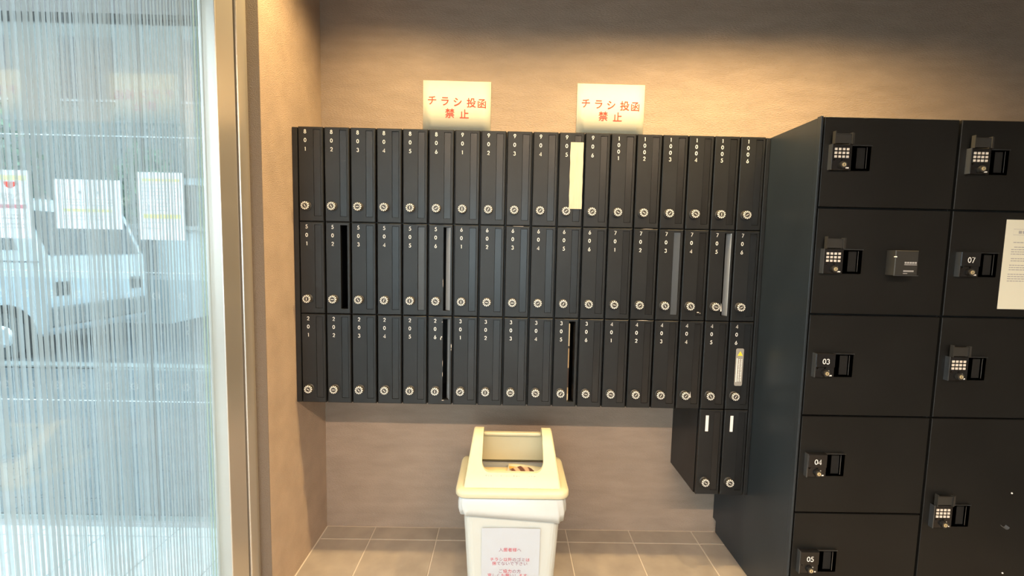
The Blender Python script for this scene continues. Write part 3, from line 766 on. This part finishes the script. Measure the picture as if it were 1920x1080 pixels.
def n3(o, w_, h_):
    bars_(o, 'yellow_band', M_yellow_band, [(.02, w_-.02, h_-.04, h_-.028), (.02, w_-.02, .095, .115)])
    bars_(o, 'typed_lines', M_grey_print, [(.018+.013*k, .026+.013*k, zz, zz+.003) for zz in (.245, .228, .212, .195, .18, .163, .148, .13, .075) for k in range(13)]+[(.02, .095, .05, .053)])
notice(-1.505, -1.298, 1.328, 1.628, 'camera notice with red emblem at the left edge of the entrance glazing', n1)
notice(-1.192, -0.899, 1.376, 1.593, 'landscape notice in the middle of the entrance glazing', n2)
notice(-0.824, -0.617, 1.333, 1.632, 'portrait notice with two yellow bands nearest the striped glass end', n3)

# ------------------------------------------------------------------ outdoors
pv = struct(MB().box(-7.5, 0.6, 0.05, 2.65, -0.06, -0.004).build('paving', M_grout_dark), 'grey paving outside the entrance')
xs = [T0-0.3*k for k in range(20, 0, -1)]
ys = [0.06]+[TY+0.3*k for k in range(1, 10)]
tile_field(pv, xs, ys, M_paving, -0.004, 0.0, 0.006)
struct(MB().box(-16, 4, 2.65, 2.80, -0.10, 0.015).build('kerb', M_kerb), 'pale concrete kerb')
struct(MB().box(-26, 8, 2.80, 24, -0.12, -0.02).build('road', M_road), 'grey road')
struct(MB().box(-26, -3.4, -14, 2.65, -0.10, -0.004).build('forecourt', M_paving), 'grey forecourt ground')
struct(MB().box(-3.4, 8, -14, -4.3, -0.10, -0.004).build('forecourt_side', M_paving), 'grey forecourt ground behind the camera')

# small white van
VX, VY = -4.36, 3.06
van = empty('van', (VX, VY, -0.02)); tag(van, 'small white van parked on the street beyond the glazing', 'van')
vp = [(0.0, .30), (0.03, .62), (0.0, 1.15), (-.24, 1.70), (-.36, 1.80), (-.60, 1.84), (-2.9, 1.84), (-3.1, 1.70), (-3.14, .34), (-3.05, .26), (-.06, .24)]
def extr(prof, y0, y1, name, mt, bev, parent):
    mm = MB(); k = len(prof); mm.add([(x, y0, z) for x, z in prof]+[(x, y1, z) for x, z in prof], [tuple(range(k)), tuple(range(k, 2*k))]+[(i, (i+1) % k, k+(i+1) % k, k+i) for i in range(k)])
    me = mm.mesh(name, mt); 
    if bev: bevelled(me, bev, 2)
    return place(me, name, parent)
extr(vp, 0.0, 1.45, 'body', M_van, .04, van)
for pr in ([(-.24, 1.22), (-.42, 1.64), (-1.22, 1.66), (-1.22, 1.22)], [(-1.42, 1.22), (-1.42, 1.66), (-2.4, 1.66), (-2.4, 1.22)]):
    extr(pr, -.008, .01, 'side_window', M_window, 0, van)
extr([(0.012, 1.17), (-.205, 1.67), (-.225, 1.67), (-.008, 1.17)], .10, 1.35, 'windscreen', M_window, 0, van)
for x in (-.42, -2.5):
    a = MB(); a.cyl_y(x, .275, -.006, .02, .33, .33, 28); a.build('wheel_arch', M_gap, van)
    wq = MB(); wq.cyl_y(x, .25, -.05, .12, .235, .25, 28); wq.cyl_y(x, .25, -.03, -.02, .25, .25, 28); wh = wq.build('wheel', M_rubber, van)
    hb = MB(); hb.cyl_y(x, .25, -.062, -.04, .09, .15, 20)
    for k in range(6):
        t_ = 2*math.pi*k/6; hb.cyl_y(x+.10*math.cos(t_), .25+.10*math.sin(t_), -.066, -.05, .016, .018, 8)
    hb.build('hub', mat('hub_metal', (.62, .64, .66), .3, metal=.6), wh)
extr([(-.02, 1.085), (-.02, 1.10), (-3.0, 1.10), (-3.0, 1.085)], -.006, .0, 'door_line', M_window, 0, van)
for x in (-1.36, -2.5): extr([(x, .32), (x+.012, .32), (x+.012, 1.6), (x, 1.6)], -.005, .0, 'door_gap', M_window, 0, van)
extr([(-1.14, .86), (-1.14, .90), (-1.28, .90), (-1.28, .86)], -.03, .0, 'door_handle', M_van, .006, van)

extr([(.02, .34), (.05, .36), (.05, .56), (.02, .58)], .05, 1.40, 'bumper', mat('grey_bumper', (.10, .105, .11), .5), .01, van)
for y0, y1 in ((.10, .30), (1.15, 1.35)): extr([(.0, .70), (.035, .70), (.025, .86), (.0, .86)], y0, y1, 'headlamp', M_window, .006, van)

# trees
def tree(x, y, h, rx, rz, label, seed):
    rnd = random.Random(seed)
    t = empty('tree', (x, y, -0.02)); tag(t, label, 'tree', 'trees across the street')
    tk = MB(); n = 8; v = []
    for q, (r_, z) in enumerate(((.12, 0), (.09, h*.4), (.05, h*.75))):
        for k in range(n): v.append((r_*math.cos(2*math.pi*k/n)+.05*q, r_*math.sin(2*math.pi*k/n), z))
    tk.add(v, [(q*n+k, q*n+(k+1) % n, (q+1)*n+(k+1) % n, (q+1)*n+k) for q in range(2) for k in range(n)]); tk.build('trunk', M_bark, t)
    m = MB()
    for i in range(1800):
        d = Vector((rnd.gauss(0, 1), rnd.gauss(0, 1), rnd.gauss(0, 1))).normalized()*(rnd.uniform(.45, 1)+.18*math.sin(7*rnd.random()))
        c = Vector((d.x*rx, d.y*rx, h-rz*.6+d.z*rz))
        a = Vector((rnd.gauss(0, 1), rnd.gauss(0, 1), rnd.gauss(0, .6))).normalized(); b = a.orthogonal().normalized(); s_ = rnd.uniform(.05, .11)
        m.add([c-a*s_, c+b*s_*.5, c+a*s_, c-b*s_*.5], [(0, 1, 2, 3)])
    m.build('foliage', M_leaf, t)['kind'] = 'stuff'
tree(-8.9, 6.2, 3.3, 1.0, 1.2, 'dense green tree behind the white van', 1)
tree(-7.15, 8.15, 3.0, .6, .85, 'lower green tree beside the pale house', 2)
tree(-11.6, 7.0, 3.6, 1.3, 1.4, 'broad green tree at the far left across the street', 3)

# houses across the street
def house(x0, x1, y, h, label, mt, wins, roofm, dp=5):
    t = empty('house', (x0, y, -0.02)); tag(t, label, 'house', 'houses across the street')
    wd = x1-x0
    MB().box(0, wd, 0, dp, 0, h).build('walls', mt, t)
    MB().box(-.15, wd+.15, -.2, dp+.05, h, h+.14).build('roof', roofm, t)
    for a, b, c, d in wins:
        f = MB().box(a, b, -.03, .0, c, d).build('window', M_window, t)
        MB().box(a-.04, b+.04, -.045, -.0, c-.05, c).build('sill', M_kerb, f)
house(-13.2, -4.2, 9.0, 8.5, 'pale rendered house straight across the street', M_house, [(1.2, 2.4, 4.6, 6.0), (3.6, 4.8, 4.6, 6.0), (6.4, 7.6, 4.6, 6.0), (2.4, 3.6, .8, 2.2)], M_kerb)
house(-5.95, -3.0, 8.0, 2.55, 'low blue-grey building with pale roof across the street', M_house2, [(.5, 1.2, .9, 1.8)], M_roof, 0.9)
house(-20, -13.6, 9.5, 5.0, 'grey house far to the left across the street', M_house2, [(1, 2.2, 1, 2.2), (4, 5.2, 3, 4.2)], M_kerb)
ga = empty('garage', (-7.3, 5.4, -0.02)); tag(ga, 'low grey garage with dark shutter across the street', 'garage')
MB().box(0, 2.6, 0.03, 2.2, 0, 1.55).build('walls', mat('grey_block', (.34, .37, .39), .8), ga)
sh = MB().box(.15, 2.45, .0, .03, .80, 1.45).build('shutter', M_hedge, ga)
for k in range(5): MB().box(.15, 2.45, -.012, .0, .86+k*.12, .875+k*.12).build('slat', M_hedge, sh)
MB().box(-.1, 2.7, -.1, 2.3, 1.55, 1.62).build('roof', M_kerb, ga)
